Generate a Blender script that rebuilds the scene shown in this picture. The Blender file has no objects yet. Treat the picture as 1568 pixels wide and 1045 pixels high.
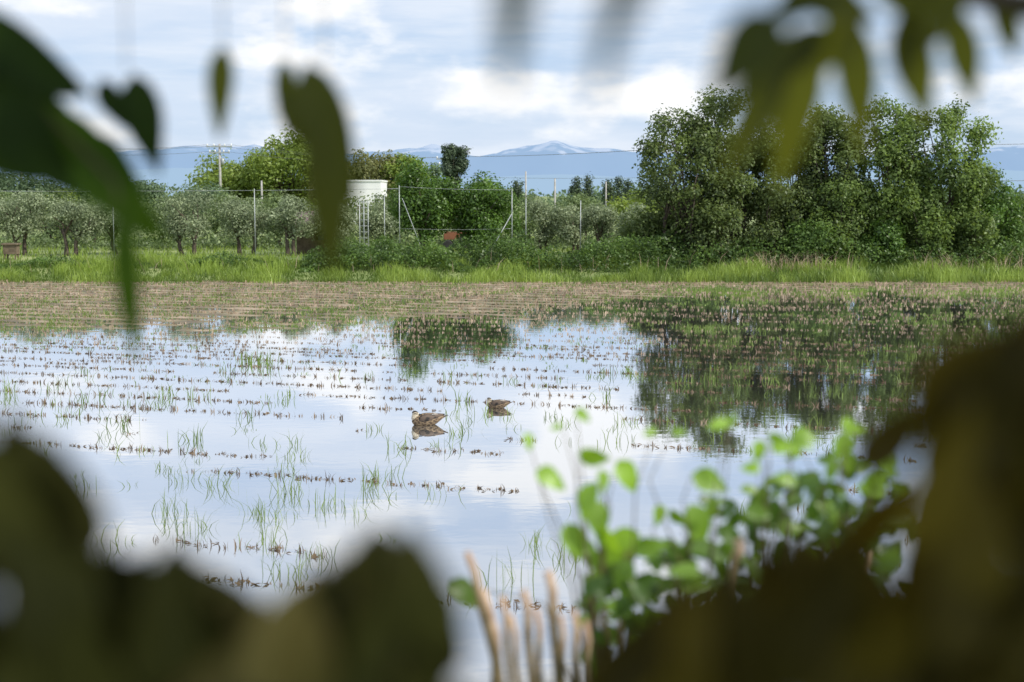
import bpy, math, random
import numpy as np
from mathutils import Vector, Matrix
rng=np.random.default_rng(7); random.seed(7)
scene=bpy.context.scene
EYE=3.52
# ------------------------------------------------------------------ helpers
def link(o):
    scene.collection.objects.link(o); return o
def empty(name,loc):
    e=bpy.data.objects.new(name,None); e.location=loc; e.empty_display_size=.3; return link(e)
def setparent(o,e):
    if e is not None:
        o.parent=e; o.matrix_parent_inverse=Matrix.Translation(-Vector(e.location))
def mesh_fast(name,V,F,mats,tint=None,parent=None,smooth=False,matidx=None):
    V=np.asarray(V,dtype=np.float32); F=np.asarray(F,dtype=np.int32)
    me=bpy.data.meshes.new(name)
    me.vertices.add(len(V)); me.vertices.foreach_set("co",V.ravel())
    k=F.shape[1]
    me.loops.add(F.size); me.loops.foreach_set("vertex_index",F.ravel())
    me.polygons.add(len(F)); me.polygons.foreach_set("loop_start",np.arange(0,F.size,k,dtype=np.int32))
    if smooth: me.polygons.foreach_set("use_smooth",np.ones(len(F),dtype=bool))
    me.update(calc_edges=True)
    if tint is not None:
        a=me.attributes.new("tint",'FLOAT','POINT'); a.data.foreach_set("value",np.asarray(tint,dtype=np.float32))
    if not isinstance(mats,(list,tuple)): mats=[mats]
    for m in mats: me.materials.append(m)
    o=link(bpy.data.objects.new(name,me)); setparent(o,parent); return o
def mesh_py(name,V,F,mat,parent=None,smooth=False):
    me=bpy.data.meshes.new(name); me.from_pydata([tuple(map(float,v)) for v in V],[],[tuple(map(int,f)) for f in F])
    if smooth:
        for p in me.polygons: p.use_smooth=True
    me.materials.append(mat); me.update()
    o=link(bpy.data.objects.new(name,me)); setparent(o,parent); return o
def unit(a): return a/np.maximum(np.linalg.norm(a,axis=1,keepdims=True),1e-9)
_tabs={}
def vnoise(x,y,seed=0):
    if seed not in _tabs: _tabs[seed]=np.random.default_rng(100+seed).random((256,256))
    T=_tabs[seed]; x=np.asarray(x,float); y=np.asarray(y,float)
    xi=np.floor(x).astype(int); yi=np.floor(y).astype(int); fx=x-xi; fy=y-yi
    fx=fx*fx*(3-2*fx); fy=fy*fy*(3-2*fy)
    a=T[xi%256,yi%256]; b=T[(xi+1)%256,yi%256]; c=T[xi%256,(yi+1)%256]; d=T[(xi+1)%256,(yi+1)%256]
    return (a*(1-fx)+b*fx)*(1-fy)+(c*(1-fx)+d*fx)*fy
def fbm(x,y,seed=0,o=4):
    s=0;a=.5;t=0
    for i in range(o):
        s=s+a*vnoise(x*2**i+i*17.3,y*2**i+i*9.1,seed+i); t+=a; a*=.5
    return s/t
# ------------------------------------------------------------------ materials
def newmat(name):
    m=bpy.data.materials.new(name); m.use_nodes=True; nt=m.node_tree; nt.nodes.clear()
    out=nt.nodes.new('ShaderNodeOutputMaterial'); return m,nt,out
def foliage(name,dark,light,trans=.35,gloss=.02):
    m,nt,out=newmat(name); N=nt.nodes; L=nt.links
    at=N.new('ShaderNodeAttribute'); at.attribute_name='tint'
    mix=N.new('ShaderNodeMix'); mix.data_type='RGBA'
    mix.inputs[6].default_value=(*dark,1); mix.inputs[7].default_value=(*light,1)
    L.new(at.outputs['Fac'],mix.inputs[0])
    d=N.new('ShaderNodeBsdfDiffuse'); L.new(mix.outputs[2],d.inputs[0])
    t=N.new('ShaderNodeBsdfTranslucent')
    hs=N.new('ShaderNodeHueSaturation'); hs.inputs['Hue'].default_value=.485; hs.inputs['Saturation'].default_value=1.1; hs.inputs['Value'].default_value=1.5
    L.new(mix.outputs[2],hs.inputs['Color']); L.new(hs.outputs[0],t.inputs[0])
    a=N.new('ShaderNodeMixShader'); a.inputs[0].default_value=trans
    L.new(d.outputs[0],a.inputs[1]); L.new(t.outputs[0],a.inputs[2])
    g=N.new('ShaderNodeBsdfGlossy'); g.inputs['Roughness'].default_value=.45; g.inputs[0].default_value=(.9,.95,.9,1)
    b=N.new('ShaderNodeMixShader'); b.inputs[0].default_value=gloss
    L.new(a.outputs[0],b.inputs[1]); L.new(g.outputs[0],b.inputs[2]); L.new(b.outputs[0],out.inputs[0])
    return m
def plain(name,c1,c2,scale=5,rough=.8,bump=0.0,stretch=(1,1,1),metal=0):
    m,nt,out=newmat(name); N=nt.nodes; L=nt.links
    tc=N.new('ShaderNodeTexCoord'); mp=N.new('ShaderNodeMapping'); mp.inputs['Scale'].default_value=stretch
    n=N.new('ShaderNodeTexNoise'); n.inputs['Scale'].default_value=scale; n.inputs['Detail'].default_value=6
    L.new(tc.outputs['Object'],mp.inputs[0]); L.new(mp.outputs[0],n.inputs['Vector'])
    r=N.new('ShaderNodeValToRGB'); r.color_ramp.elements[0].position=.35; r.color_ramp.elements[1].position=.65
    r.color_ramp.elements[0].color=(*c1,1); r.color_ramp.elements[1].color=(*c2,1)
    L.new(n.outputs['Fac'],r.inputs[0])
    p=N.new('ShaderNodeBsdfPrincipled'); L.new(r.outputs[0],p.inputs['Base Color']); p.inputs['Roughness'].default_value=rough; p.inputs['Metallic'].default_value=metal
    if bump>0:
        b=N.new('ShaderNodeBump'); b.inputs['Strength'].default_value=bump; L.new(n.outputs['Fac'],b.inputs['Height']); L.new(b.outputs[0],p.inputs['Normal'])
    L.new(p.outputs[0],out.inputs[0]); return m
M_bark=plain('bark',(.045,.035,.025),(.13,.10,.075),12,.9,.4,(1,1,.2))
M_twig=plain('twig',(.07,.055,.025),(.16,.12,.06),30,.8,.2)
M_cut=plain('cut_stem',(.40,.26,.17),(.58,.42,.30),40,.8,.1)
M_concrete=plain('pole_concrete',(.3,.29,.27),(.42,.41,.39),3,.8)
M_wire=plain('wire',(.1,.1,.1),(.18,.18,.18),3,.6)
M_steel=plain('galvanised_steel',(.3,.33,.33),(.45,.48,.48),3,.5,0,(1,1,1),.3)
F_willow=foliage('willow_leaves',(.062,.090,.034),(.165,.225,.065),.4)
F_willow2=foliage('sunny_willow_leaves',(.072,.115,.034),(.20,.29,.07),.4)  # brighter copy of the willow colour, sunlight painted into the leaves
F_dense=foliage('dense_leaves',(.042,.085,.018),(.13,.24,.04),.35,.03)
F_apple=foliage('apple_leaves',(.13,.165,.095),(.33,.39,.23),.3)
F_back=foliage('back_orchard_leaves',(.09,.13,.055),(.21,.28,.11),.3)
F_yellow=foliage('yellow_green_leaves',(.12,.18,.035),(.25,.33,.07),.35)
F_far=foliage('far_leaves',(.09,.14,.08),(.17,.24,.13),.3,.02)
F_olive=foliage('olive_leaves',(.12,.14,.05),(.25,.25,.10),.3)
F_pine=foliage('pine_needles',(.045,.07,.045),(.10,.14,.075),.15)
F_grass=foliage('grass_blades',(.09,.15,.028),(.28,.38,.08),.35)
F_shoot=foliage('shoot_blades',(.07,.12,.025),(.20,.28,.07),.3)
F_straw=foliage('straw',(.10,.07,.042),(.52,.40,.29),.15,.01)
F_brush=foliage('brush_leaves',(.05,.09,.025),(.17,.28,.065),.35)
# ------------------------------------------------------------------ leaf / blade / tube builders
def leafcloud(C,Nrm,size,tint,aspect=.55):
    n=len(C); size=np.broadcast_to(size,(n,)).reshape(-1,1)
    r=rng.normal(size=(n,3)); a=unit(np.cross(Nrm,r)); b=unit(np.cross(Nrm,a))
    V=np.empty((n,4,3)); V[:,0]=C-a*size*.5; V[:,1]=C+b*size*.5*aspect+Nrm*size*.08; V[:,2]=C+a*size*.5; V[:,3]=C-b*size*.5*aspect+Nrm*size*.08
    return V.reshape(-1,3), np.arange(n*4).reshape(n,4), np.repeat(tint,4)
def tube(path,radii,sides=7):
    P=[Vector(p) for p in path]; V=[];F=[]
    for i,p in enumerate(P):
        d=(P[min(i+1,len(P)-1)]-P[max(i-1,0)]).normalized()
        a=d.cross(Vector((0.13,0.97,0.2))).normalized(); b=d.cross(a)
        for k in range(sides):
            t=2*math.pi*k/sides; V.append(p+(a*math.cos(t)+b*math.sin(t))*radii[i])
    for i in range(len(P)-1):
        for k in range(sides):
            F.append((i*sides+k,i*sides+(k+1)%sides,(i+1)*sides+(k+1)%sides,(i+1)*sides+k))
    F.append(tuple(range(sides))[::-1]); F.append(tuple((len(P)-1)*sides+k for k in range(sides)))
    return V,F
class Acc:
    def __init__(s): s.V=[];s.F=[]
    def add(s,VF):
        o=len(s.V); s.V+=list(VF[0]); s.F+=[tuple(i+o for i in f) for f in VF[1]]
    def obj(s,name,mat,parent=None,smooth=True): return mesh_py(name,s.V,s.F,mat,parent,smooth)
def box(cx,cy,cz,sx,sy,sz):
    V=[(cx+a*sx/2,cy+b*sy/2,cz+c*sz/2) for a in(-1,1) for b in(-1,1) for c in(-1,1)]
    return V,[(0,1,3,2),(4,6,7,5),(0,4,5,1),(2,3,7,6),(0,2,6,4),(1,5,7,3)]
def blades(name,B,H,W,mat,tint,lean=.35,parent=None):
    n=len(B); th=rng.random(n)*2*np.pi; ph=rng.random(n)*2*np.pi
    side=np.stack([np.cos(th),np.sin(th)*.4,np.zeros(n)],1)*(W/2)[:,None]
    ln=np.stack([np.cos(ph),np.sin(ph),np.zeros(n)],1)*(H*lean*rng.random(n)*1.4)[:,None]
    mid=B+ln*.35+np.stack([0*H,0*H,H*.58],1); tip=B+ln+np.stack([0*H,0*H,H*(1-.15*rng.random(n))],1)
    V=np.empty((n,6,3)); V[:,0]=B-side;V[:,1]=B+side;V[:,2]=mid-side*.8;V[:,3]=mid+side*.8;V[:,4]=tip-side*.08;V[:,5]=tip+side*.08
    o=(np.arange(n)*6)[:,None]
    F=np.concatenate([o+np.array([[0,1,3,2]]),o+np.array([[2,3,5,4]])])
    return mesh_fast(name,V.reshape(-1,3),F,mat,np.repeat(tint,6),parent)
def tree(name,x,y,z0,top,hw,cb,nleaf,leaf,mat,nl=16,lr=.42,depth=None,trunk=.12,stems=1,shape='round',vary=.5,bark=None,limbs=None):
    e=empty(name,(x,y,z0)); dp=depth or hw
    cz=(top+cb)/2; hz=(top-cb)/2; C=[]
    while len(C)<nl:
        p=rng.uniform(-1,1,3); r=np.linalg.norm(p)
        if r>1 or r<.3: continue
        w=1.0
        if shape=='cone': w=.55-.5*p[2]
        if shape=='column': p=p/max(r,1e-6)*r**.6
        C.append(np.array([x+p[0]*w*hw*(1-lr*.7), y+p[1]*w*dp*(1-lr*.7), cz+p[2]*hz*(1-lr*.55*min(1,hw/hz))]))
    C=np.array(C)
    rad=hw*lr*rng.uniform(.65,1.3,nl)
    w=rad**2; w/=w.sum(); idx=rng.choice(nl,nleaf,p=w)
    d=unit(rng.normal(size=(nleaf,3))); rr=rng.random(nleaf)**.5
    mod=.85+.55*vnoise(d[:,0]*3+idx*3.1+20,d[:,2]*3+d[:,1]*2+20,3)
    P=C[idx]+d*(rad[idx]*rr*mod)[:,None]*np.array([1,1,.9])
    k=rng.random(nleaf)<.10; P[k]+=d[k]*(rad[idx[k]]*.45*rng.random(k.sum()))[:,None]
    P[:,2]=np.maximum(P[:,2],z0+.05)
    nrm=unit(d*.8+np.array([0,0,.5])+rng.normal(size=(nleaf,3))*.6)
    lt=rng.random(nl)
    tint=np.clip((lt[idx]-.5)*vary+.5+rng.normal(size=nleaf)*.22,0,1)
    V,F,T=leafcloud(P,nrm,leaf*rng.uniform(.6,1.3,nleaf),tint)
    mesh_fast('crown',V,F,mat,T,e)
    A=Acc()
    for s in range(stems):
        bx=x+(0 if stems==1 else rng.uniform(-.5,.5)*hw*.5); by=y+(0 if stems==1 else rng.uniform(-.3,.3))
        f=np.array([x+(bx-x)*1.4,by,cb+hz*.5]); j=np.array([(bx+f[0])/2+rng.uniform(-.06,.06)*hw,by,(z0+cb)/2+.1])
        A.add(tube([(bx,by,z0-.15),(bx,by,z0+.1),j,f],[trunk*1.35,trunk,trunk*.8,trunk*.5]))
        for q in (C if limbs is None else C[:limbs])[s::stems]:
            st=j+(f-j)*rng.uniform(0,.9); m=(st+q)/2+rng.normal(size=3)*hw*.06+np.array([0,0,.05*hw])
            A.add(tube([st,m,q],[trunk*.42,trunk*.28,trunk*.1],5))
    A.obj('trunk_and_limbs',bark or M_bark,e)
    return e
# ------------------------------------------------------------------ world
W=bpy.data.worlds.new("World"); scene.world=W; W.use_nodes=True
nt=W.node_tree; nt.nodes.clear(); N=nt.nodes; L=nt.links
AZ=math.radians(118); EL=math.radians(46)
sky=N.new('ShaderNodeTexSky'); sky.sky_type='NISHITA'; sky.sun_disc=False; sky.sun_elevation=EL; sky.sun_rotation=AZ
sky.air_density=1.0; sky.dust_density=.6; sky.ozone_density=2.0
tc=N.new('ShaderNodeTexCoord')
def cloudnoise(scale,stretch,detail,lo,hi,off=(0,0,0),rough=.55):
    mp=N.new('ShaderNodeMapping'); mp.inputs['Scale'].default_value=stretch; mp.inputs['Location'].default_value=off
    L.new(tc.outputs['Generated'],mp.inputs[0])
    n=N.new('ShaderNodeTexNoise'); n.inputs['Scale'].default_value=scale; n.inputs['Detail'].default_value=detail; n.inputs['Roughness'].default_value=rough
    L.new(mp.outputs[0],n.inputs['Vector'])
    r=N.new('ShaderNodeMapRange'); r.interpolation_type='SMOOTHSTEP'; r.inputs['From Min'].default_value=lo; r.inputs['From Max'].default_value=hi
    L.new(n.outputs['Fac'],r.inputs['Value']); return r.outputs[0]
def math_(op,a,b):
    m=N.new('ShaderNodeMath'); m.operation=op
    for i,v in enumerate((a,b)):
        if isinstance(v,(int,float)): m.inputs[i].default_value=v
        else: L.new(v,m.inputs[i])
    return m.outputs[0]
def mixc(f,a,b):
    m=N.new('ShaderNodeMix'); m.data_type='RGBA'
    if isinstance(f,(int,float)): m.inputs[0].default_value=f
    else: L.new(f,m.inputs[0])
    for i,v in ((6,a),(7,b)):
        if isinstance(v,tuple): m.inputs[i].default_value=(*v,1)
        else: L.new(v,m.inputs[i])
    return m.outputs[2]
broad=cloudnoise(2.6,(1,1,4.5),7,.32,.60,(3.1,1.2,.4))
streak=cloudnoise(7,(.8,.8,6),6,.38,.70,(1.0,4.0,2.0))
cum=cloudnoise(9,(1,1,2.2),9,.50,.66,(.35,.2,.1),.5)
base=mixc(.78,sky.outputs[0],(4.4,5.8,8.0))
c=mixc(math_('MULTIPLY',broad,.72),base,(6.6,7.25,8.3))
c=mixc(math_('MULTIPLY',streak,.62),c,(7.8,8.15,8.7))
c=mixc(math_('MULTIPLY',cum,.92),c,(9.2,9.2,9.2))
bg=N.new('ShaderNodeBackground'); L.new(c,bg.inputs[0]); bg.inputs[1].default_value=.119
wo=N.new('ShaderNodeOutputWorld'); L.new(bg.outputs[0],wo.inputs[0])
tosun=Vector((math.cos(EL)*math.sin(AZ),math.cos(EL)*math.cos(AZ),math.sin(EL)))
sl=bpy.data.lights.new('sun','SUN'); sl.energy=4.5; sl.angle=math.radians(.6); sl.color=(1,.94,.84)
so=link(bpy.data.objects.new('sun',sl)); so.rotation_euler=tosun.to_track_quat('Z','Y').to_euler(); so.location=(10,-10,20)
# ------------------------------------------------------------------ terrain
def terrain_h(x,y):
    near=np.interp(y,[-50,3,8.8,9.6],[1.9,1.9,-.05,-.12])
    far=np.interp(y,[57.5,58.8,60.5,62,9000],[-.12,0,.42,.6,.6])
    h=np.where(y<30,near,far)
    return h+ (fbm(x*.5,y*.5,5)-.5)*.12*((y<7)|(y>60.5))
ys=np.unique(np.concatenate([np.linspace(-30,9,40),np.linspace(9,57,7),np.linspace(57,66,37),np.linspace(66,140,60),np.geomspace(140,16000,40)]))
xs=np.unique(np.concatenate([-np.geomspace(60,9000,25),np.linspace(-60,60,161),np.geomspace(60,9000,25)]))
X,Y=np.meshgrid(xs,ys); Z=terrain_h(X,Y)
def gridfaces(r,c):
    i=np.arange(r-1)[:,None]*c+np.arange(c-1)[None]; return np.stack([i,i+1,i+1+c,i+c],-1).reshape(-1,4)
M_ground=plain('ground_grass',(.10,.145,.04),(.24,.28,.10),.35,.95,.3)
mesh_fast('ground',np.stack([X,Y,Z],-1).reshape(-1,3),gridfaces(*X.shape),M_ground,smooth=True)
def dry(x,y):
    b=np.interp(x,[-30,-12,-5,0,4,9,30],[31,33.5,36,40,47,51,53])
    b=b+(fbm(x*.25,y*.3,11)-.5)*9
    return np.clip((y-b)/7+.3,0,1)
SL=.30
def mud_h(x,y):
    q=y+SL*x
    ridge=np.cos(q*2*np.pi/1.2)*.5+.5
    h=-.064+dry(x,y)*.062+ (ridge-.4)*.058*(.35+.65*fbm(x*.6,y*.6,21)) + (fbm(x*1.3,y*1.3,31)-.5)*.06
    tr=np.abs((y-44)-(x+5.5)*1.7); h=h-.05*np.exp(-(tr/.8)**2)*(y>35)
    return h
xs=np.arange(-45,45.01,.3); ys=np.arange(9.0,59.01,.14); X,Y=np.meshgrid(xs,ys); Z=mud_h(X,Y)
Z=np.where(Y>57.8,np.maximum(Z,.0)+.015,Z)
m,nt2,out=newmat('mud'); n2=nt2.nodes; l2=nt2.links
geo=n2.new('ShaderNodeNewGeometry'); nz=n2.new('ShaderNodeTexNoise'); nz.inputs['Scale'].default_value=1.3; nz.inputs['Detail'].default_value=8
l2.new(geo.outputs['Position'],nz.inputs['Vector'])
r=n2.new('ShaderNodeValToRGB'); e=r.color_ramp.elements; e[0].position=.36; e[0].color=(.12,.095,.06,1); e[1].position=.66; e[1].color=(.32,.25,.175,1)
x_=e.new(.50); x_.color=(.18,.155,.085,1)
l2.new(nz.outputs['Fac'],r.inputs[0]); p=n2.new('ShaderNodeBsdfPrincipled'); p.inputs['Roughness'].default_value=.7
l2.new(r.outputs[0],p.inputs['Base Color'])
nb=n2.new('ShaderNodeTexNoise'); nb.inputs['Scale'].default_value=9; nb.inputs['Detail'].default_value=6; l2.new(geo.outputs['Position'],nb.inputs['Vector'])
bp=n2.new('ShaderNodeBump'); bp.inputs['Strength'].default_value=.8; bp.inputs['Distance'].default_value=.05; l2.new(nb.outputs['Fac'],bp.inputs['Height']); l2.new(bp.outputs[0],p.inputs['Normal'])
l2.new(p.outputs[0],out.inputs[0]); M_mud=m
mesh_fast('paddy_mud',np.stack([X,Y,Z],-1).reshape(-1,3),gridfaces(*X.shape),M_mud,smooth=True)
m,nt2,out=newmat('paddy_water'); n2=nt2.nodes; l2=nt2.links
geo=n2.new('ShaderNodeNewGeometry'); mp=n2.new('ShaderNodeMapping'); mp.inputs['Scale'].default_value=(1,1.6,1); l2.new(geo.outputs['Position'],mp.inputs[0])
nz=n2.new('ShaderNodeTexNoise'); nz.inputs['Scale'].default_value=2.2; nz.inputs['Detail'].default_value=3; l2.new(mp.outputs[0],nz.inputs['Vector'])
bp=n2.new('ShaderNodeBump'); bp.inputs['Strength'].default_value=.05; bp.inputs['Distance'].default_value=.02; l2.new(nz.outputs['Fac'],bp.inputs['Height'])
g=n2.new('ShaderNodeBsdfGlossy'); g.inputs['Roughness'].default_value=.02; g.inputs[0].default_value=(.95,.97,1,1); l2.new(bp.outputs[0],g.inputs['Normal'])
d=n2.new('ShaderNodeBsdfDiffuse'); d.inputs[0].default_value=(.12,.12,.11,1)
lw=n2.new('ShaderNodeFresnel'); lw.inputs[0].default_value=1.33
mr=n2.new('ShaderNodeMapRange'); mr.inputs['From Min'].default_value=.02; mr.inputs['From Max'].default_value=.40; mr.inputs['To Min'].default_value=.55; mr.inputs['To Max'].default_value=.92
l2.new(lw.outputs[0],mr.inputs[0])
mx=n2.new('ShaderNodeMixShader'); l2.new(mr.outputs[0],mx.inputs[0]); l2.new(d.outputs[0],mx.inputs[1]); l2.new(g.outputs[0],mx.inputs[2]); l2.new(mx.outputs[0],out.inputs[0])
mesh_py('water',[(-60,8.6,0),(60,8.6,0),(60,59,0),(-60,59,0)],[(0,1,2,3)],m)
# ------------------------------------------------------------------ stubble rows
pts=[];cosr=1/math.sqrt(1+SL*SL)
for k in range(0,120):
    q=6+k*.6
    t=np.arange(-32,32,.16)+rng.uniform(0,.1); t=t+rng.normal(size=len(t))*.03
    x=t*cosr; y=q-SL*x+rng.normal(size=len(t))*.035
    keep=(y>10.2)&(y<58)&(np.abs(x)<.42*y+1.5); x=x[keep];y=y[keep]
    if len(x)==0: continue
    dr=dry(x,y); clump=fbm(x*.45+k*7.7,y*.3,41,3)
    right=np.clip((x-3)/3,0,1)*np.clip((y-26)/6,0,1)
    if k%2==0:
        th=np.interp(y,[10,20,24,29,33,60],[.44,.46,.54,.66,.72,.62])
        th=th*(1-.14*right); th=np.maximum(th,dr*.98)
    else:
        th=np.interp(y,[10,26,32,60],[.0,.12,.42,.42])*(1-.35*right); th=np.maximum(th,dr*.46)
    th=np.where((y<24)&(x>-1.8)&(x<4),th*.80,th)
    if k%2==0 and k%4!=0: th=np.where(y<21,th*.84,th)
    ok=clump<th
    pts.append(np.stack([x[ok],y[ok]],1))
S=np.concatenate(pts); hz=np.maximum(mud_h(S[:,0],S[:,1]),-.02)
nb_=7; B=np.repeat(np.column_stack([S,hz-.01]),nb_,0); n=len(B)
B[:,0]+=rng.normal(size=n)*.030; B[:,1]+=rng.normal(size=n)*.028
H=rng.uniform(.04,.13,n)*np.repeat(rng.uniform(.6,1.2,len(S)),nb_)*np.interp(B[:,1],[24,36,58],[1,.78,1.05]); Wd=rng.uniform(.008,.018,n)*np.interp(B[:,1],[10,50],[.8,2.1])
tt=np.clip(np.repeat(np.interp(S[:,1],[12,30,38],[.10,.20,.66])*np.where((S[:,0]>4)&(S[:,1]<50),.75,1)+rng.normal(size=len(S))*.18,nb_)+rng.normal(size=n)*.15,0,1)
blades('rice_stubble',B,H,Wd,F_straw,tt,.5)
sel=S[(S[:,1]<34)]; sel=sel[rng.random(len(sel))<.7]; C=np.repeat(np.column_stack([sel,np.full(len(sel),.006)]),4,0); C[:,:2]+=rng.normal(size=(len(C),2))*.05
nn=unit(np.array([0,0,1.])+rng.normal(size=(len(C),3))*.35)
V,F,T=leafcloud(C,nn,rng.uniform(.04,.10,len(C)),rng.random(len(C))*.25,.4); mesh_fast('straw_litter',V,F,F_straw,T)
cl=[]
xx=rng.uniform(-1,1,19000); yy=rng.uniform(26,58,19000); xx=xx*(.42*yy+1)
gg=fbm(xx*.3,yy*.5,51,3); dd=dry(xx,yy)
for x,y,g,dr in zip(xx,yy,gg,dd):
    pr=(.08+.05*(x>3)*(y>30)+.15*(y>31))*(g>.46) if dr<.5 else (.55*(g>.48)+.10)
    if rng.random()<pr: cl.append((x,y,rng.uniform(.05,.12),6))
for i in range(420):
    y=10.5+18*rng.random()**.85; x=rng.uniform(-.38*y,.38*y)
    g=fbm(np.array([x*.5+9]),np.array([y*.5]),61,3)[0]
    leftfav=1 if (x<-1 or y>20) else .35
    if g>.46 and rng.random()<leftfav*.8: cl.append((x,y,rng.uniform(.10,.27),int(rng.uniform(4,13))))
for x,y,h,nb2 in [(-2.65,16.6,.36,28),(-3.55,17.0,.32,20),(-2.15,15.9,.28,18),(-3.8,15.6,.3,20),(-4.1,17.4,.24,18),(-1.75,16.9,.3,18),(-1.6,17.6,.24,18),(-1.55,19.6,.3,16),(-3.1,19.9,.25,16),(-4.6,20.2,.3,20),(-2.9,15.6,.25,20),(-3.4,14.8,.28,24),(-4.5,14.2,.28,24),(-2.5,14.2,.25,18),(-4.0,13.3,.25,20),(-1.9,13.6,.22,14),(.25,14.1,.25,16),(0,12.8,.35,18),(.5,13.6,.3,16),(-6,21.6,.3,18),(-7.2,24.3,.35,18),(-9,25.2,.38,20),(-6.1,25.0,.3,16),(-5.2,29.5,.4,40),(-5.6,29.9,.35,36),(-.8,24.2,.3,12),(1.6,24.6,.3,12),(2.6,15.6,.2,8),(3,20.4,.2,8),(-.9,16.6,.2,8),(-4.2,22.4,.28,14),(-.1,22.6,.22,10),(-.5,22.8,.25,12)]:
    cl.append((x,y,h,nb2))
for x0,y0,sx,sy,k in [(3.8,28.5,.9,1.2,12),(7.5,31,1.5,2,16),(10,29,1.5,2,14),(5.2,37.5,.5,.5,26),(12,40,2,3,24),(9,47,2,2,24)]:
    for i in range(k): cl.append((x0+rng.normal()*sx,y0+rng.normal()*sy,rng.uniform(.08,.24),7))
B=[];H=[];tt=[]
cla=np.array([(c0[0],c0[1]) for c0 in cl]); mz=np.maximum(mud_h(cla[:,0],cla[:,1]),-.03)
for (x,y,h,k),z in zip(cl,mz):
    c0=rng.random(); sp=.035+.012*k**.5
    for j in range(k):
        B.append((x+rng.normal()*sp*1.3,y+rng.normal()*sp,z)); H.append(h*rng.uniform(.45,1.15)); tt.append(min(1,max(0,c0*.6+rng.random()*.5)))
B=np.array(B);H=np.array(H)
blades('rice_field_grass',B,H,rng.uniform(.007,.013,len(B))*np.interp(B[:,1],[10,20,55],[.8,1.1,2.8]),F_shoot,np.array(tt),.75)
# ------------------------------------------------------------------ far bank grass & brush
n=66000; x=rng.uniform(-27,27,n); y=rng.uniform(57.6,62.5,n); g=fbm(x*.8,y*.9,71,4)
ok=(g>.36)|(rng.random(n)<.45); x=x[ok];y=y[ok];g=g[ok]; z=np.maximum(terrain_h(x,y),0)
H=(.09+.75*np.clip(g-.36,0,1))*rng.uniform(.4,1.8,len(x))+.28*(x>5)*(y<60)*rng.random(len(x))
blades('bank_grass',np.column_stack([x,y,z]),H,rng.uniform(.02,.045,len(x)),F_grass,np.clip((g-.38)*3.2+rng.normal(size=len(x))*.2,0,1),.5)
n=22000; x=rng.uniform(-45,45,n); y=rng.uniform(64,100,n)
blades('orchard_grass',np.column_stack([x,y,terrain_h(x,y)]),rng.uniform(.08,.35,n),rng.uniform(.03,.06,n),F_grass,np.clip(fbm(x*.2,y*.2,81)*.8+rng.normal(size=n)*.15+.2,0,1),.5)
n=6000; x=rng.uniform(-6,6,n); y=rng.uniform(1.2,9.3,n)
blades('near_bank_grass',np.column_stack([x,y,terrain_h(x,y)]),rng.uniform(.08,.25,n),rng.uniform(.006,.012,n),F_shoot,rng.random(n),.6)
def brush(name,x0,x1,y0,y1,hf,n,leaf,mat,seed):
    x=rng.uniform(x0,x1,n); y=rng.uniform(y0,y1,n)
    hh=np.clip((fbm(x*.55+seed,y*.8,seed,3)-.25)*2.0,.05,1.3)
    h=hf*hh; z=terrain_h(x,y)+h*rng.random(n)**.6
    t=np.clip(fbm(x*1.6,y*1.6,seed+3,2)*1.0-.2+rng.normal(size=n)*.2,0,1)
    V,F,T=leafcloud(np.column_stack([x,y,z]),unit(rng.normal(size=(n,3))*.6+np.array([0,-.2,.7])),leaf*rng.uniform(.6,1.4,n),t,.6)
    mesh_fast(name,V,F,mat,T)
brush('bank_brush',-9,8,60.0,64.0,1.3,26000,.13,F_brush,91)
brush('bank_brush',6.5,27,60.4,65.0,1.4,24000,.13,F_brush,95)
brush('bank_weeds',-27,-8,60.6,61.8,.5,9000,.10,F_brush,99)
brush('orchard_undergrowth',-30,30,76,84,1.1,22000,.19,F_back,103)
n=420; x=np.concatenate([rng.normal(11.5,1.4,200),rng.uniform(17,26,160),rng.uniform(-26,8,60)]); y=rng.uniform(59.6,60.6,n)
blades('dry_reeds',np.column_stack([x,y,terrain_h(x,y)]),rng.uniform(.4,1.05,n),rng.uniform(.018,.03,n),F_straw,rng.uniform(.6,1,n),.8)
# ------------------------------------------------------------------ trees
G=.6
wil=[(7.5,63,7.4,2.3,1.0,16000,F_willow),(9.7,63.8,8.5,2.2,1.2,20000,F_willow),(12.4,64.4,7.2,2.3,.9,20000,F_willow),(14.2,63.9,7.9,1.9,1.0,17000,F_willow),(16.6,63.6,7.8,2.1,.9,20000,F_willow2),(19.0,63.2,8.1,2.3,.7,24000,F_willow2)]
for (x,y,top,hw,cb,nlv,mt) in wil:
    tree('willow_tree',x,y,G,top,hw,cb,nlv,.165,mt,70,.25,depth=1.9,trunk=.13,stems=4,vary=.9,shape='column',limbs=30)
for (x,y,top,hw,mt) in [(11.4,62.6,4.6,1.7,F_willow),(14.3,62.6,4.6,1.7,F_willow2),(17.9,62.4,4.9,1.6,F_willow2),(21.4,63.5,4.6,1.5,F_dense),(23.2,64.5,3.8,1.7,F_willow2),(25.6,64,3.5,1.8,F_dense),(6.1,63.6,2.9,1.3,F_willow),(8.7,62.3,4.2,1.7,F_willow),(20.2,62.2,3.6,1.3,F_willow2),(12.8,62,2.6,1.3,F_brush),(16.2,62,2.4,1.2,F_dense)]:
    tree('willow_shrub',x,y,G,top,hw,.6,5400,.155,mt,26,.33,trunk=.06,stems=3,limbs=12)
tree('walnut_tree',-4.15,68,G,5.4,1.8,1.1,13000,.165,F_dense,34,.33,trunk=.12,stems=2,limbs=16)
tree('walnut_tree',-1.25,68.5,G,4.6,2.0,.8,13000,.165,F_dense,34,.33,trunk=.12,stems=2,limbs=16)
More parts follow.
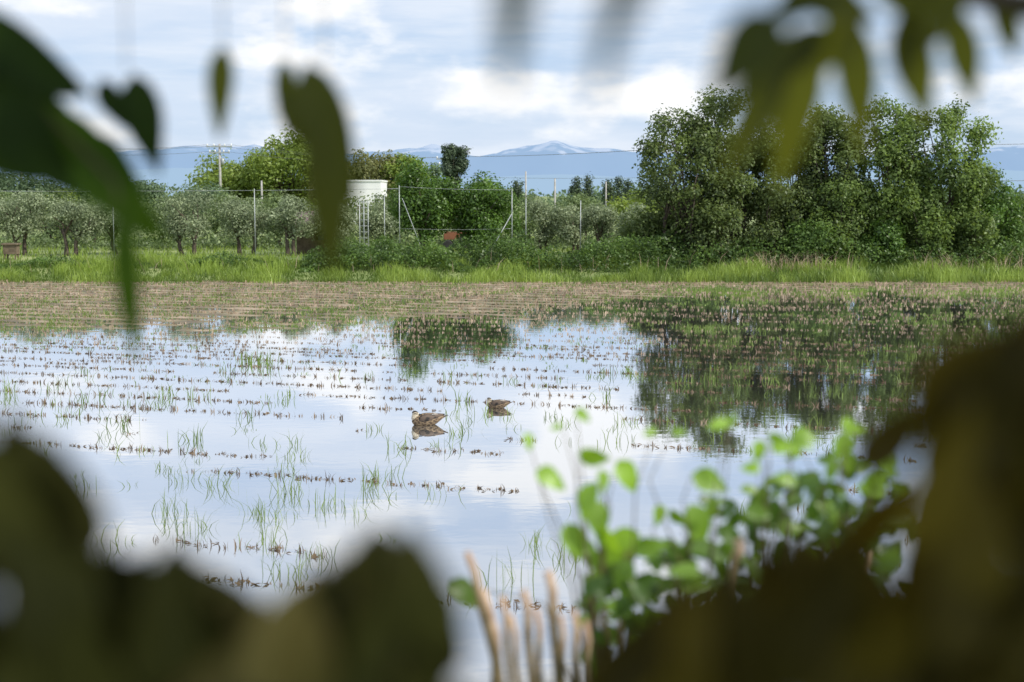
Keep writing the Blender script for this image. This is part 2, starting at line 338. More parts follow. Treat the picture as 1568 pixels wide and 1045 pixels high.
for x,y,top,hw in [(-27,70,3.9,1.7),(-24.2,70.5,4.0,1.7),(-21.6,70,3.5,1.6),(-19.6,71.5,3.7,1.5),(-15.9,69.5,3.75,1.7),(-13.1,70.5,3.65,1.6),(-10.8,70,3.4,1.4),(-8.9,71,3.3,1.3)]:
    tree('apple_tree',x,y,G,top,hw,1.35,5600,.13,F_apple,26,.30,trunk=.12,stems=2,limbs=12)
for x,y,top,hw in [(-6.9,73,3.4,1.1),(1.5,72,3.5,1.2),(3.0,71.5,3.25,1.2),(4.5,72,3.5,1.2),(6.0,71,3.3,1.3)]:
    tree('apple_tree',x,y,G,top,hw,1.0,4200,.13,F_apple,18,.36,trunk=.08,stems=2,limbs=10)
for r_,yy_ in enumerate((81,89)):
    for x in np.arange(-33,12,3.3):
        xx_=x+rng.uniform(-.6,.6)+r_*1.5; tp=rng.uniform(3.5,4.2)
        if -10.5<xx_<-7: tp=3.6
        tree('apple_tree',xx_,yy_+rng.uniform(-1,1),G,tp,1.9,1.0,2300,.20,F_back if rng.random()<.8 else F_yellow,14,.36,trunk=.1,limbs=6)
tree('maple_tree',-41.0,205,G,9.0,6.2,1.5,10000,.5,F_yellow,36,.30,trunk=.3)
tree('poplar_tree',-31.6,203,G,12.8,7.0,1.0,22000,.5,F_yellow,60,.30,trunk=.35,vary=.3,shape='column')
tree('oak_tree',-16.9,172,G,9.6,3.9,1.0,9000,.42,F_olive,30,.32,trunk=.25)
tree('oak_tree',-12.6,172,G,9.0,3.6,1.0,8000,.42,F_yellow,26,.34,trunk=.25)
tree('oak_tree',-21.9,176,G,9.3,3.4,1.0,6500,.42,F_olive,22,.34,trunk=.25)
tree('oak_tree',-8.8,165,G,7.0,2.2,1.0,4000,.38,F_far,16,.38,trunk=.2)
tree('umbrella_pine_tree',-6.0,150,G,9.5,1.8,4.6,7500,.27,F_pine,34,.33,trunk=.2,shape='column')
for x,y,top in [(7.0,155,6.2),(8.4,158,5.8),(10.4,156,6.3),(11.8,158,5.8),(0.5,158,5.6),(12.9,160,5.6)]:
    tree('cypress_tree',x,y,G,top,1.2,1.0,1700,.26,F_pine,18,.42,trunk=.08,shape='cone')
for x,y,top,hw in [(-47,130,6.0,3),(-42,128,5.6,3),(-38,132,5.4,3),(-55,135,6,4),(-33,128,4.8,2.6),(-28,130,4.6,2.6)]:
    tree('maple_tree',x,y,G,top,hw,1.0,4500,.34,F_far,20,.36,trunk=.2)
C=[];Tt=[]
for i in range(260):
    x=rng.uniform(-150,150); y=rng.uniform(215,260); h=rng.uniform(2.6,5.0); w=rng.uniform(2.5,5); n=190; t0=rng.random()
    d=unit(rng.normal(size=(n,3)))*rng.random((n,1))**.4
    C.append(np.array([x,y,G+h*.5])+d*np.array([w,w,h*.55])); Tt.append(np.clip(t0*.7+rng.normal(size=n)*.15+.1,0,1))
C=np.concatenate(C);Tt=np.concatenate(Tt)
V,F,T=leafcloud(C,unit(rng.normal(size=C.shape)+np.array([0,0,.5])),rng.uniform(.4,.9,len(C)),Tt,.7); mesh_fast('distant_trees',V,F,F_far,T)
# ------------------------------------------------------------------ mountains
def mountains(name,Yd,depth,prof,em,amp,seed,rock,snow):
    xs=np.arange(-6500,6501,45.); ys=np.linspace(0,1,26); Xm,T=np.meshgrid(xs,ys)
    ph=np.interp(xs,prof[0],prof[1]); crest=ph[None]*(1)
    sh=np.sin(np.clip(T*1.25,0,1)*np.pi/2)**1.1*np.where(T>.8,1-(T-.8)*2,1)
    nzz=(fbm(Xm/260.,T*6,seed,5)-.5)
    Zm=crest*sh+nzz*amp*(.25+sh)*np.clip(crest/350,.3,1)
    Zm=np.where(T<.02,-20,Zm)
    m,nt2,out=newmat(name+'_haze'); n2=nt2.nodes; l2=nt2.links
    geo=n2.new('ShaderNodeNewGeometry'); sx=n2.new('ShaderNodeSeparateXYZ'); l2.new(geo.outputs['Position'],sx.inputs[0])
    nz=n2.new('ShaderNodeTexNoise'); nz.inputs['Scale'].default_value=.007; nz.inputs['Detail'].default_value=8; l2.new(geo.outputs['Position'],nz.inputs['Vector'])
    a=n2.new('ShaderNodeMath'); a.operation='MULTIPLY_ADD'; a.inputs[1].default_value=.0026; l2.new(sx.outputs[2],a.inputs[0]); l2.new(nz.outputs['Fac'],a.inputs[2])
    r=n2.new('ShaderNodeMapRange'); r.inputs['From Min'].default_value=1.38; r.inputs['From Max'].default_value=1.5; l2.new(a.outputs[0],r.inputs[0])
    mm=n2.new('ShaderNodeMix'); mm.data_type='RGBA'; mm.inputs[6].default_value=(*rock,1); mm.inputs[7].default_value=(*snow,1); l2.new(r.outputs[0],mm.inputs[0])
    d=n2.new('ShaderNodeBsdfDiffuse'); l2.new(mm.outputs[2],d.inputs[0])
    ee=n2.new('ShaderNodeEmission'); ee.inputs[0].default_value=(*em,1); ee.inputs[1].default_value=1  # aerial haze painted on as emission; the slopes themselves give no light
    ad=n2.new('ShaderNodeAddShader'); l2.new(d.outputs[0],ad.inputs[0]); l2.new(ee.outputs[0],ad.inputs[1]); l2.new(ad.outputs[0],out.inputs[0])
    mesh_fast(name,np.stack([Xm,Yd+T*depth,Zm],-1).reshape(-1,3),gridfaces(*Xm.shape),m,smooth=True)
px=np.array([-600,-100,0,60,215,290,340,395,470,560,640,665,700,735,800,850,890,960,1020,1200,1400,1500,1570,1700,2100])
py=np.array([250,235,222,244,234,226,228,224,238,235,228,226,237,240,232,221,229,235,240,235,244,230,226,238,244])
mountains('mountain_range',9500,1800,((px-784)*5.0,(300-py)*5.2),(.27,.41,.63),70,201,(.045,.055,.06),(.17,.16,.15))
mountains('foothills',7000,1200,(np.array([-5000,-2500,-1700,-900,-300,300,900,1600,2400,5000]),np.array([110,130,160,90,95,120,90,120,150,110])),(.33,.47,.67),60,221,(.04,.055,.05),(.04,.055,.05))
# ------------------------------------------------------------------ buildings, poles, orchard things
M_white=plain('white_wall',(.78,.79,.80),(.85,.85,.85),1,.7); M_glass=plain('window_glass',(.05,.07,.09),(.08,.1,.12),1,.2)
M_roof=plain('roof_sheet',(.20,.13,.15),(.28,.19,.21),2,.6); M_wood=plain('weathered_wood',(.10,.075,.05),(.2,.15,.1),6,.9)
def part(name,lst,mat,par):
    A=Acc(); [A.add(box(*q)) for q in lst]; return A.obj(name,mat,par,False)
b=empty('white_building',(-15.2,148,G))
part('walls',[(-15.2,148,2.78,3.9,7,4.36)],M_white,b); part('parapet',[(-15.2,148,5.04,4.05,7.15,.16)],M_white,b)
part('windows',[(-16.2,144.49,1.9,.8,.05,.8),(-14.3,144.49,1.9,.8,.05,.8)],M_glass,b)
part('door',[(-15.25,144.49,1.55,.8,.04,1.9)],M_wood,b)
def gable(name,x,y,w,d,h,rh,mw,mr):
    e=empty(name,(x,y,G)); part('walls',[(x,y,G+h/2,w,d,h)],mw,e)
    V=[(x-w*.58,y-d*.58,G+h),(x+w*.58,y-d*.58,G+h),(x+w*.58,y+d*.58,G+h),(x-w*.58,y+d*.58,G+h),(x-w*.58,y,G+h+rh),(x+w*.58,y,G+h+rh)]
    mesh_py('roof',V,[(0,1,5,4),(2,3,4,5),(0,4,3),(1,2,5),(0,3,2,1)],mr,e)
    part('door',[(x,y-d/2-.02,G+.75,.7,.04,1.5)],M_wood,e); part('window',[(x+w*.3,y-d/2-.02,G+h*.6,.4,.04,.4)],M_glass,e)
gable('garden_shed',-10.1,72.5,1.5,1.4,1.5,.65,M_wood,M_roof)
e=empty('wooden_hive_box',(-23.2,66,G))
part('box',[(-23.2,66,G+.45,.6,.5,.42)],M_wood,e); part('lid',[(-23.2,66,G+.70,.74,.62,.07)],M_wood,e)
part('legs',[(-23.2+a*.24,66+c*.19,G+.12,.06,.06,.26) for a in(-1,1) for c in(-1,1)],M_wood,e)
def upole(x,y,top,r=.16,arms=True):
    e=empty('utility_pole',(x,y,G)); A=Acc(); A.add(tube([(x,y,G-.2),(x,y,top)],[r,r*.7],8)); A.obj('pole',M_concrete,e)
    if arms:
        part('crossarms',[(x,y-.16,top-.35,3.2,.12,.16),(x,y-.16,top-1.1,2.6,.12,.16)],M_steel,e)
        A=Acc()
        for zz,ww in((top-.35,1.5),(top-1.1,1.2)):
            for a in(-1,-.45,.45,1): A.add(tube([(x+a*ww,y-.16,zz+.05),(x+a*ww,y-.16,zz+.26),(x+a*ww,y-.16,zz+.36)],[.06,.10,.05],6))
        A.obj('insulators',M_white,e)
        A=Acc(); A.add(tube([(x+.35,y,top-2.6),(x+.35,y,top-1.8)],[.22,.22],10)); A.obj('transformer',M_steel,e)
    return e
upole(-36.7,180,10.0,.2); upole(-8.0,182,8.5); upole(22,120,8.3); upole(52,125,8.4); upole(-62,181,9.9)
upole(1.35,140,5.9,.1,False); upole(4.2,140,5.2,.12,False); upole(9.2,140,4.9,.09,False); upole(-24.5,140,5.0,.12,False)
def cable(A,p,q,sag,r):
    P=[]
    for i in range(15):
        t=i/14; v=Vector(p).lerp(Vector(q),t); v.z-=sag*4*t*(1-t); P.append(v)
    A.add(tube(P,[r]*15,4))
A=Acc()
for dx,dz in((-1.4,0),(1.4,0),(0,-.75)):
    cable(A,(-62+dx,181,9.8+dz),(-36.7+dx,180,9.9+dz),.5,.018); cable(A,(-36.7+dx,180,9.9+dz),(-8+dx,182,8.4+dz),.6,.014)
cable(A,(-8,182,8.45),(22,120,8.15),.35,.025); cable(A,(22,120,8.2),(52,125,8.3),.4,.02); cable(A,(22,120,5.2),(52,125,5.0),.3,.02)
cable(A,(-8,182,6.0),(22,120,5.3),.3,.015)
A.obj('power_lines',M_wire,None)
e=empty('orchard_trellis',(-5.3,67,G)); A=Acc()
for x,top in [(-26,3.9),(-18.6,3.8),(-12,3.85),(-5.25,4.0),(-5.95,3.6),(0.0,3.85),(.65,3.4),(3.2,3.3)]:
    A.add(tube([(x,66.6,G-.1),(x,66.6,top)],[.02,.02],6))
A.add(tube([(-1.2,66.0,G),(0,66.6,2.7)],[.022,.022],5)); A.add(tube([(-5.1,66.4,3.4),(-4.0,66.0,G)],[.016,.016],5))
for x in (-7.1,-6.9,-6.7): A.add(tube([(x,66.5,G),(x,66.5,3.3)],[.022,.022],5))
for z in np.arange(1.0,3.3,.28): A.add(tube([(-7.1,66.5,z),(-6.7,66.5,z)],[.013,.013],4))
A.obj('posts',M_steel,e)
A=Acc(); cable(A,(-27,66.6,3.75),(-5.25,66.6,3.85),.06,.009); cable(A,(-5.25,66.6,3.95),(0,66.6,3.8),.05,.007); cable(A,(-5.25,66.6,2.0),(0,66.6,2.0),.05,.006); A.obj('wires',M_steel,e)
M_or=plain('faded_red_paint',(.20,.08,.04),(.26,.10,.05),3,.6); M_tyre=plain('tyre',(.02,.02,.02),(.04,.04,.04),5,.9)
tx,ty=-2.9,77; e=empty('tractor',(tx,ty,G))
part('hood',[(tx-.35,ty,G+.78,.8,.45,.4),(tx-.76,ty,G+.72,.05,.4,.3)],M_or,e)
part('fenders',[(tx+.42,ty-.38,G+.92,.7,.2,.06),(tx+.42,ty+.38,G+.92,.7,.2,.06),(tx+.35,ty,G+.6,.7,.5,.12)],M_or,e)
part('seat_and_rops',[(tx+.5,ty,G+.85,.35,.35,.08),(tx+.66,ty,G+1.05,.07,.35,.34),(tx+.85,ty-.3,G+1.2,.06,.06,1.1),(tx+.85,ty+.3,G+1.2,.06,.06,1.1),(tx+.85,ty,G+1.76,.06,.66,.06)],M_tyre,e)
A=Acc()
for x,yy,rr in ((.45,-.45,.45),(.45,.45,.45),(-.55,-.35,.27),(-.55,.35,.27)):
    A.add(tube([(tx+x,ty+yy-.1,G+rr),(tx+x,ty+yy-.07,G+rr),(tx+x,ty+yy+.07,G+rr),(tx+x,ty+yy+.1,G+rr)],[rr*.9,rr,rr,rr*.9],18))
A.obj('wheels',M_tyre,e,False)
# ------------------------------------------------------------------ ducks
def feather(name,c1,c2,sc):
    m,nt2,out=newmat(name); n2=nt2.nodes; l2=nt2.links
    tc2=n2.new('ShaderNodeTexCoord'); mp=n2.new('ShaderNodeMapping'); mp.inputs['Scale'].default_value=(.6,1,1); l2.new(tc2.outputs['Object'],mp.inputs[0])
    v=n2.new('ShaderNodeTexVoronoi'); v.inputs['Scale'].default_value=sc; l2.new(mp.outputs[0],v.inputs['Vector'])
    r=n2.new('ShaderNodeValToRGB'); r.color_ramp.elements[0].position=.35; r.color_ramp.elements[0].color=(*c1,1); r.color_ramp.elements[1].position=.62; r.color_ramp.elements[1].color=(*c2,1)
    l2.new(v.outputs['Distance'],r.inputs[0]); p=n2.new('ShaderNodeBsdfPrincipled'); p.inputs['Roughness'].default_value=.7; l2.new(r.outputs[0],p.inputs['Base Color']); l2.new(p.outputs[0],out.inputs[0]); return m
D_body=feather('duck_body_feathers',(.07,.045,.028),(.24,.17,.10),34); D_wing=feather('duck_wing_feathers',(.016,.012,.010),(.10,.07,.05),22)
D_face=feather('duck_face',(.45,.38,.28),(.56,.49,.37),60); D_crown=feather('duck_crown',(.02,.014,.010),(.04,.03,.02),60)
D_bill=plain('duck_bill',(.03,.03,.03),(.06,.055,.05),20,.4); D_tip=plain('duck_bill_tip',(.6,.4,.05),(.7,.5,.08),20,.4)
D_white=feather('duck_tertial',(.55,.52,.47),(.7,.68,.62),40)
def loft(secs,n=16):
    V=[];F=[]
    for cx,cy,cz,ry,rz in secs:
        for k in range(n):
            t=2*math.pi*k/n; V.append((cx,cy+ry*math.cos(t),cz+rz*math.sin(t)))
    for i in range(len(secs)-1):
        for k in range(n): F.append((i*n+k,i*n+(k+1)%n,(i+1)*n+(k+1)%n,(i+1)*n+k))
    F.append(tuple(range(n))); F.append(tuple((len(secs)-1)*n+k for k in range(n))[::-1]); return V,F
def duck(x,y,rot,s):
    e=bpy.data.objects.new('spot_billed_duck',None); e.location=(x,y,0); e.rotation_euler=(0,0,rot); e.scale=(s,s,s*1.12); link(e)
    def add(nm,VF,mat):
        o=mesh_py(nm,VF[0],VF[1],mat,None,True); o.parent=e
        md=o.modifiers.new('s','SUBSURF'); md.levels=1; md.render_levels=1; return o
    add('body',loft([(-.235,0,.055,.012,.012),(-.222,0,.057,.05,.045),(-.18,0,.06,.088,.075),(-.10,0,.062,.112,.095),(0,0,.066,.122,.102),(.09,0,.07,.112,.094),(.17,0,.082,.085,.068),(.23,0,.098,.055,.036),(.275,0,.108,.032,.016),(.31,0,.112,.012,.006)]),D_body)
    for sgn in(-1,1):
        add('wing',loft([(-.15,sgn*.07,.085,.01,.01),(-.12,sgn*.078,.09,.042,.05),(-.04,sgn*.082,.098,.052,.064),(.06,sgn*.076,.104,.048,.06),(.15,sgn*.052,.115,.036,.042),(.22,sgn*.028,.13,.022,.022),(.29,sgn*.008,.14,.008,.007)],12),D_wing)
        add('tertial_edge',loft([(.06,sgn*.085,.152,.004,.003),(.10,sgn*.070,.158,.012,.006),(.16,sgn*.048,.152,.009,.005),(.21,sgn*.03,.148,.003,.002)],8),D_white)
        add('tail_feathers',loft([(.22,sgn*.02,.10,.02,.008),(.29,sgn*.03,.116,.02,.005),(.345,sgn*.028,.126,.006,.003)],8),D_wing)
    add('neck',loft([(-.245,-.01,.10,.01,.01),(-.235,-.012,.11,.036,.05),(-.20,-.014,.125,.045,.058),(-.16,-.02,.14,.04,.045),(-.13,-.024,.15,.02,.02)]),D_face)
    add('head',loft([(-.232,-.022,.168,.008,.008),(-.222,-.022,.168,.026,.027),(-.195,-.024,.17,.036,.037),(-.165,-.028,.168,.034,.034),(-.14,-.032,.162,.024,.022),(-.13,-.034,.16,.012,.010)]),D_face)
    add('crown',loft([(-.236,-.022,.184,.006,.006),(-.222,-.022,.188,.024,.016),(-.195,-.024,.193,.032,.019),(-.165,-.028,.189,.029,.017),(-.142,-.031,.178,.018,.010)]),D_crown)
    add('eye_stripe',loft([(-.215,-.053,.172,.004,.003),(-.19,-.0605,.173,.003,.006),(-.16,-.061,.170,.003,.004),(-.14,-.055,.165,.003,.003)],8),D_crown)
    add('bill',loft([(-.137,-.033,.160,.012,.011),(-.115,-.037,.157,.012,.007),(-.09,-.041,.156,.014,.005),(-.08,-.043,.156,.012,.004)],10),D_bill)
    add('bill_tip',loft([(-.081,-.043,.156,.012,.0045),(-.072,-.044,.156,.008,.003)],8),D_tip)
    return e
duck(-1.32,21.75,math.radians(12),.97); duck(-.24,23.5,math.radians(-8),.74)
# ------------------------------------------------------------------ foreground foliage (leaf by leaf)
def leafmesh(acc,base,tip,w,face=(0,-1,.15),bend=.12,tint=.5):
    b=Vector(base); t=Vector(tip); d=t-b; Ln=d.length; d.normalize(); nrm=Vector(face); nrm=(nrm-d*nrm.dot(d)).normalized(); s=d.cross(nrm)
    K=9; o=len(acc['V'])
    for i in range(K):
        u=i/(K-1); ww=w*.5*max(.015,(math.sin(math.pi*u**.75))**.8*(1-.25*u)*1.15)
        c=b+d*Ln*u - nrm*bend*Ln*(u*u) + nrm*bend*Ln*u*.5
        wav=.06*w*math.sin(u*9+tint*7)
        acc['V']+= [c-s*ww+nrm*(ww*.28+wav), c, c+s*ww+nrm*(ww*.28-wav)]; acc['T']+= [tint]*3
    for i in range(K-1):
        q=o+i*3; acc['F']+=[(q,q+1,q+4,q+3),(q+1,q+2,q+5,q+4)]
def newacc(): return {'V':[],'F':[],'T':[]}
def flush(acc,name,mat,par):
    V=np.array([tuple(v) for v in acc['V']]); mesh_fast(name,V,np.array(acc['F']),mat,np.array(acc['T']),par,True)
def cm(x,y,z): return Vector((x/100.,y,EYE+z/100.))
FG_dark=foliage('shaded_leaves',(.009,.018,.005),(.055,.11,.012),.35,.006)  # dark foreground leaf and hedge colours carry part of the shade
FG_mid=foliage('hanging_leaves',(.025,.034,.007),(.17,.18,.022),.5,.012)
FG_hedge=foliage('hedge_leaves',(.034,.027,.005),(.11,.085,.014),.25,.006)
FG_green=foliage('green_hedge_leaves',(.032,.033,.009),(.095,.092,.025),.25,.006)
FG_pale=foliage('old_hedge_leaves',(.12,.10,.03),(.30,.245,.09),.25,.006)
FG_vine=foliage('vine_leaves',(.035,.085,.010),(.28,.48,.055),.45,.04)
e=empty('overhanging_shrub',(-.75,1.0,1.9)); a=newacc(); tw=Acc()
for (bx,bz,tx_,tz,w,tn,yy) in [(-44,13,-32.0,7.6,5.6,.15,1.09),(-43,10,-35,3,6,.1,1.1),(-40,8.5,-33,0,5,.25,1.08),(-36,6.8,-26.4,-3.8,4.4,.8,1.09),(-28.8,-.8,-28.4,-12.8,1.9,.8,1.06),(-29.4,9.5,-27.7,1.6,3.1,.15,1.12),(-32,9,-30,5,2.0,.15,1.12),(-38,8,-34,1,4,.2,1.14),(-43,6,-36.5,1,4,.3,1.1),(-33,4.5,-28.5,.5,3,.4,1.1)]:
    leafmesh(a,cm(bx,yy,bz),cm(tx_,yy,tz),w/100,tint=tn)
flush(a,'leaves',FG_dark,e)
for P,R in [([cm(-75,1.0,-160),cm(-70,1.05,-60),cm(-60,1.1,5),cm(-42,1.1,17),cm(-30,1.1,18),cm(-15,1.1,18)],[.02,.016,.01,.006,.003,.002]),([cm(-45,1.1,14),cm(-38,1.1,9),cm(-35.5,1.09,6.5),cm(-30,1.08,1),cm(-29.2,1.06,-.5)],[.004,.003,.002,.0015,.001])]: tw.add(tube(P,R,6))
for bx,bz in ((-22,11.5),(-17.3,10.8),(-14.3,10),(-29.4,9.5)): tw.add(tube([cm(bx,1.1,18),cm(bx,1.1,bz)],[.0008,.0006],5))
tw.obj('stems',M_twig,e)
a=newacc()
for (bx,bz,tx_,tz,w,tn,yy) in [(-22,11.4,-22.5,4.2,2.0,.35,1.1),(-17.3,10.4,-17.2,4.4,1.7,.25,1.1),(-14.6,9.4,-11.2,-1,3.4,.15,1.02),(-12.7,6,-12.4,-5.8,3.0,.22,.98),(-17,7.8,-13.2,2.0,2.4,.15,1.05)]:
    leafmesh(a,cm(bx,yy,bz),cm(tx_,yy,tz),w/100,tint=tn)
flush(a,'drooping_leaves',FG_mid,e)
e=empty('roadside_tree',(1.7,-.9,1.9)); A=Acc()
A.add(tube([(1.7,-.9,1.7),(1.68,-.88,2.4),(1.55,-.8,3.6),(1.4,-.6,4.6),(1.1,-.5,5.5)],[.13,.11,.09,.06,.03],10))
A.add(tube([(1.56,-.8,3.55),(1.1,.1,3.75),(.62,.75,3.655),(.36,.87,3.625),(.27,.88,3.643),(.15,.88,3.67)],[.05,.03,.016,.012,.007,.003],8))
A.add(tube([(1.1,.1,3.75),(.5,.3,3.78),(.05,.45,3.64),(-.02,.46,3.62)],[.02,.01,.003,.001],6))
for q in ((.3,-.4,5.2),(1.9,-.2,5.3),(1.0,.2,5.4),(.5,-.8,5.3),(2.2,-.8,5.2)): A.add(tube([(1.35,-.6,4.7),(q[0]*.5+.7,q[1]*.5-.3,5.0),q],[.035,.02,.008],6))
A.obj('trunk_and_branches',M_bark,e)
n=5200; P=unit(rng.normal(size=(n,3)))*rng.random((n,1))**.45*np.array([1.75,1.05,.6])+np.array([.9,-.45,5.25])
V,F,T=leafcloud(P,unit(rng.normal(size=(n,3))*.5+np.array([0,0,1])),rng.uniform(.07,.14,n),rng.random(n),.5); mesh_fast('crown',V,F,FG_dark,T,e)  # unseen crown, added and sized to shade the foreground leaves
a=newacc()
for (bx,bz,tx_,tz,w,tn,yy) in [(19,10.2,13.5,5.6,2.1,.15,.87),(17.8,9.8,16.2,.2,2.9,.75,.87),(20.2,10.8,21.4,2.2,2.5,.6,.87),(23.5,10.8,25.6,4.1,2.6,.6,.88),(27.3,11.6,29.0,5.4,2.2,.5,.9),(16,12.6,22,10.3,2.6,.3,.86),(22,12.5,27.5,10.6,2.4,.35,.88),(16.2,8.2,12.6,.8,2.2,.4,.86),(11.4,8.0,8.6,4.0,2.6,.05,.62),(24.2,11.5,23.8,6.5,2.0,.55,.88),(30,12.4,31.5,8.4,1.8,.3,.9),(20.8,11.8,18.8,7.2,2.3,.55,.88),(18.5,12.5,14,9.4,2.4,.1,.8),(26,12.5,24.5,8.5,2.2,.4,.85)]:
    leafmesh(a,cm(bx,yy,bz),cm(tx_,yy,tz),w/100,tint=tn,bend=.08)
flush(a,'hanging_leaves',FG_mid,e)
a=newacc()
for (bx,bz,tx_,tz,w,tn,yy) in [(.3,8.2,-.2,3.0,1.1,.2,.45),(3.6,7.6,2.6,2.7,.8,.2,.45),(4.2,8.2,3.4,5.0,.9,.2,.45)]:
    leafmesh(a,cm(bx,yy,bz),cm(tx_,yy,tz),w/100,tint=tn)
flush(a,'close_leaves',FG_dark,e)
def hedge(name,xs_,zs_,n,mat,wr=(2.2,3.2),yr=(.52,.64),cx=0,tint=(0,1),inset=.3):
    e=empty(name,(cx/100.,.6,1.9)); a=newacc(); tw=Acc()
    xs_=np.array(xs_,float); zs_=np.array(zs_,float)-inset
    for i in range(n):
        x=rng.uniform(xs_.min(),xs_.max()); d=rng.random()**1.2*20 if i>n*.2 else rng.random()*.8; z=np.interp(x,xs_,zs_)-d; y=rng.uniform(*yr)
        k=y/.545; ang=rng.normal()*.35; Ln=rng.uniform(4.0,6.5)
        leafmesh(a,cm(x*k-math.sin(ang)*Ln,y,z*k-math.cos(ang)*Ln),cm(x*k,y+rng.normal()*.01,z*k),rng.uniform(*wr)/100,face=(rng.normal()*.4,-1,rng.normal()*.4+.2),tint=rng.uniform(*tint))
    for x in np.linspace(xs_.min(),xs_.max(),6):
        z=float(np.interp(x,xs_,zs_))-4; tw.add(tube([cm(cx+(x-cx)*.4,.62,-162),cm(cx+(x-cx)*.8,.6,-80),cm(x,.57,z)],[.008,.006,.003],6))
    flush(a,'leaves',mat,e); tw.obj('stems',M_twig,e)
hedge('hedge_shrub',[-36,-28,-23,-20.5,-18.9,-17.6,-16.7],[-4.0,-5.6,-6.8,-7.3,-8.0,-9.2,-10.8],190,FG_green,cx=-22)
hedge('hedge_shrub',[-19,-16.8,-15,-13,-11.4],[-12.5,-13.2,-13.3,-13.3,-14.6],90,FG_green,cx=-15)
hedge('hedge_shrub',[-12.6,-11,-9.6,-8.3,-7.2,-6.2,-5.2],[-14.4,-14.8,-15.0,-14.4,-13.8,-13.4,-14.4],110,FG_pale,(2.0,2.8),cx=-8)
hedge('hedge_shrub',[-6.4,-5.6,-4.6,-3.9,-3.5],[-13.2,-12.5,-12.2,-12.6,-13.8],80,FG_green,(1.8,2.5),cx=-5)
hedge('hedge_shrub',[-3.0,-1.5,1,3.0],[-18.6,-18.9,-18.9,-18.4],40,FG_green,(1.6,2.2),yr=(.6,.7),cx=0)
hedge('hedge_shrub',[4.3,5.2,7.2,8.5,9.9,11.2,12.2,13.9],[-16.4,-15.4,-14.6,-13.8,-12.8,-12.5,-12.7,-12.8],130,FG_hedge,(1.9,2.7),cx=8)
hedge('hedge_shrub',[15.3,15.7,16.4,17.2,18.2,19.6,22,26,32],[-12,-8.8,-6.8,-5.6,-4.8,-4.0,-3.4,-3.4,-5],280,FG_hedge,(1.9,3.0),cx=20)
# bright young vine, about two metres away
e=empty('sunlit_vine',(.3,2.2,1.9)); a=newacc(); tw=Acc()
L1=[(6.1,-44,4.5,.9),(12.6,-39.5,4.2,.95),(18.6,-45,5.0,.8),(11.6,-46.5,5.5,.85),(9.6,-53.5,5.2,.95),(13.2,-50,5.5,.5),(16.6,-55.5,7.2,.85),(17.6,-59.5,5.5,.7),(31,-44.5,5.2,.85),(29.6,-52.5,6.2,.25),(31.6,-35,3.2,.9),(11,-34,2.4,.9),(2.6,-38.5,2.4,.9),(34,-34.5,2.0,.9),(42.6,-39,3.6,.9),(38.8,-40,3.0,.95),(51.6,-35,2.8,.9),(46.6,-38,3.4,.8),(51.6,-39,3.8,.75),(54.6,-44,3.8,.7),(58.5,-46,3.6,.5),(41.6,-43,3.4,.6),(61,-42,3.2,.5),(47,-45,3.4,.3),(31.5,-56.5,6,.2),(34.5,-63,4.2,.7),(-7.4,-62.5,5,.3),(24,-52,3.0,.7),(44,-48,3.5,.3),(37.5,-48,3.5,.4),(56,-38,2.8,.8),(43,-36.5,2.6,.9),(40.5,-36.8,2.4,.9),(59,-50,4,.3),(53,-50,4.0,.2),(27,-38,2.0,.9),(20,-60,5,.3),(13,-58,4,.4),(22,-55,4.5,.4),(26,-57,4.5,.2),(35,-54,4,.2),(39,-52,4.5,.2),(49,-42,3.4,.65),(57,-41,3.2,.7),(45,-41,2.8,.75),(21,-36,1.8,.9),(7,-36.5,1.6,.9),(14,-44,3.2,.8),(11,-56,4,.7),(15,-53,4.5,.9),(47,-40,3,.9),(53,-42,3,.8),(37,-42,2.6,.9)]
nodes=[]
for x,z,s_,t_ in L1:
    s_*=1.2; ang=rng.uniform(1.3,5.0); y=2.18+rng.normal()*.06
    dx,dz=math.sin(ang)*s_/2,math.cos(ang)*s_/2
    leafmesh(a,cm(x-dx,y,z-dz),cm(x+dx,y-.01,z+dz),s_*.60/100,face=(rng.normal()*.5,-1,.5+rng.normal()*.5),tint=float(np.clip(t_+rng.normal()*.14,0,1)),bend=.25); nodes.append((x-dx,y,z-dz))
for i in range(400):
    x=rng.uniform(12,66); top=np.interp(x,[12,20,30,38,44,50,60,66],[-58,-57,-54,-51,-48,-45,-44,-44]); z=top-rng.random()**.9*26; y=2.2+rng.uniform(-.12,.3); s_=rng.uniform(2.4,5.2); ang=rng.uniform(0,6.28)
    dx,dz=math.sin(ang)*s_/2,math.cos(ang)*s_/2
    leafmesh(a,cm(x-dx,y,z-dz),cm(x+dx,y,z+dz),s_*.56/100,face=(rng.normal()*.7,-1,.6+rng.normal()*.7),tint=rng.random()**2.2*.6,bend=.2)
flush(a,'leaves',FG_vine,e)
roots=[(16,-160),(28,-160),(40,-160),(52,-160)]
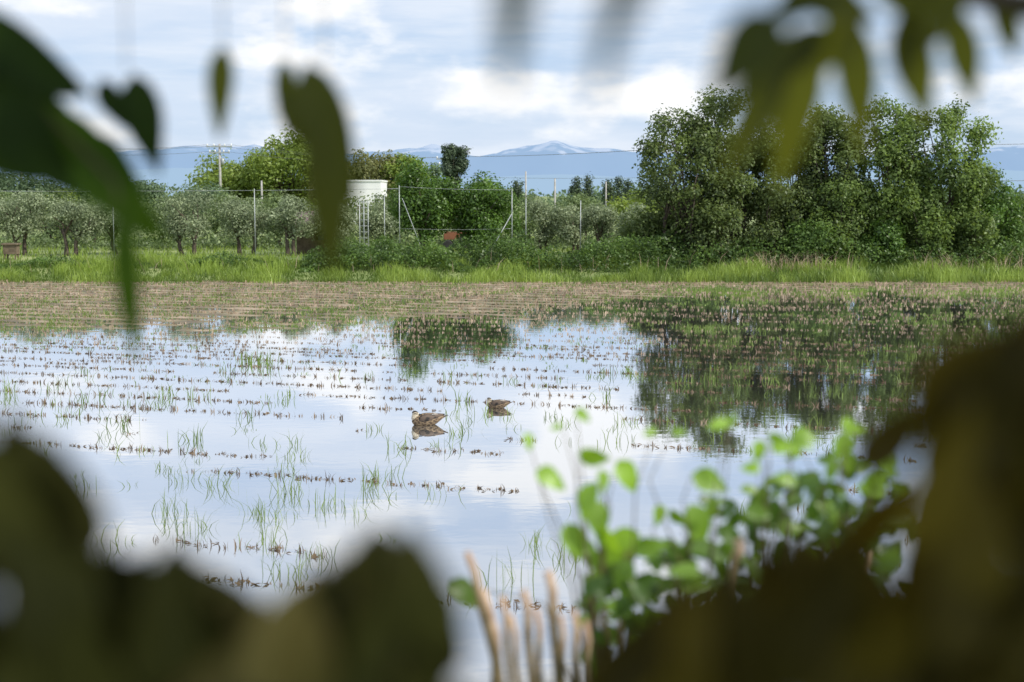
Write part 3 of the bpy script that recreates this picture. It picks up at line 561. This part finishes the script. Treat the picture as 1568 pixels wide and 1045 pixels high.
for i,(x,y,z) in enumerate(nodes):
    rx=min(roots,key=lambda r_:abs(r_[0]-x))[0]; jz=min(z-4,-58+rng.normal()*3); jx=x+(rx-x)*rng.uniform(.35,.6)
    tw.add(tube([cm(rx,2.25,-162),cm(rx+rng.normal(),2.24,-95),cm(jx,2.2,jz),cm((jx*.3+x*.7)+rng.normal()*1.2,y,(jz*.4+z*.6)),cm(x,y,z)],[.005,.0035,.0018,.0011,.0007],5))
tw.obj('stems',M_twig,e)
e=empty('pruned_shrub',(.02,2.1,1.9)); A=Acc(); A2=Acc()
for (tx_,tz,bx,bz,r_) in [(-7,-55,-2.6,-72,.65),(5.6,-58,7.2,-74,.75),(1.8,-61,3.2,-76,.65),(9.6,-64,10,-80,.6),(-1.6,-62,0,-78,.55),(-4.5,-61,-1,-80,.65),(3.8,-64,4.5,-80,.55),(7.6,-65,8,-80,.5),(-.2,-65,1.5,-80,.5),(-3.2,-65,-1,-80,.45),(11.5,-66,11.5,-80,.5),(52,-53,49.5,-60,.5),(56,-55,53,-63,.45),(54,-51,50,-57,.4),(49,-55,47,-63,.45),(35,-53,34,-60,.8)]:
    A.add(tube([cm(bx,2.15,-165),cm(bx,2.15,bz),cm((tx_*.5+bx*.5),2.16,(tz*.5+bz*.5))],[.008,r_/100,r_/100*1.0],7)); A2.add(tube([cm((tx_*.5+bx*.5),2.16,(tz*.5+bz*.5)),cm(tx_*.8+bx*.2+.4,2.16,tz*.8+bz*.2),cm(tx_,2.16,tz)],[r_/100*1.02,r_/100*.95,r_/100*.85],7))
A.obj('stems',M_twig,e); A2.obj('cut_tips',M_cut,e)
# ------------------------------------------------------------------ camera
cam=bpy.data.cameras.new('camera'); co=link(bpy.data.objects.new('camera',cam)); co.location=(0,0,EYE); co.rotation_euler=(math.radians(90-5.83),0,0)
cam.lens=50; cam.sensor_width=36; cam.clip_start=.05; cam.clip_end=40000
cam.dof.use_dof=True; cam.dof.focus_distance=26; cam.dof.aperture_fstop=2.8
scene.camera=co
scene.view_settings.view_transform='Standard'; scene.view_settings.look='None'; scene.view_settings.exposure=0
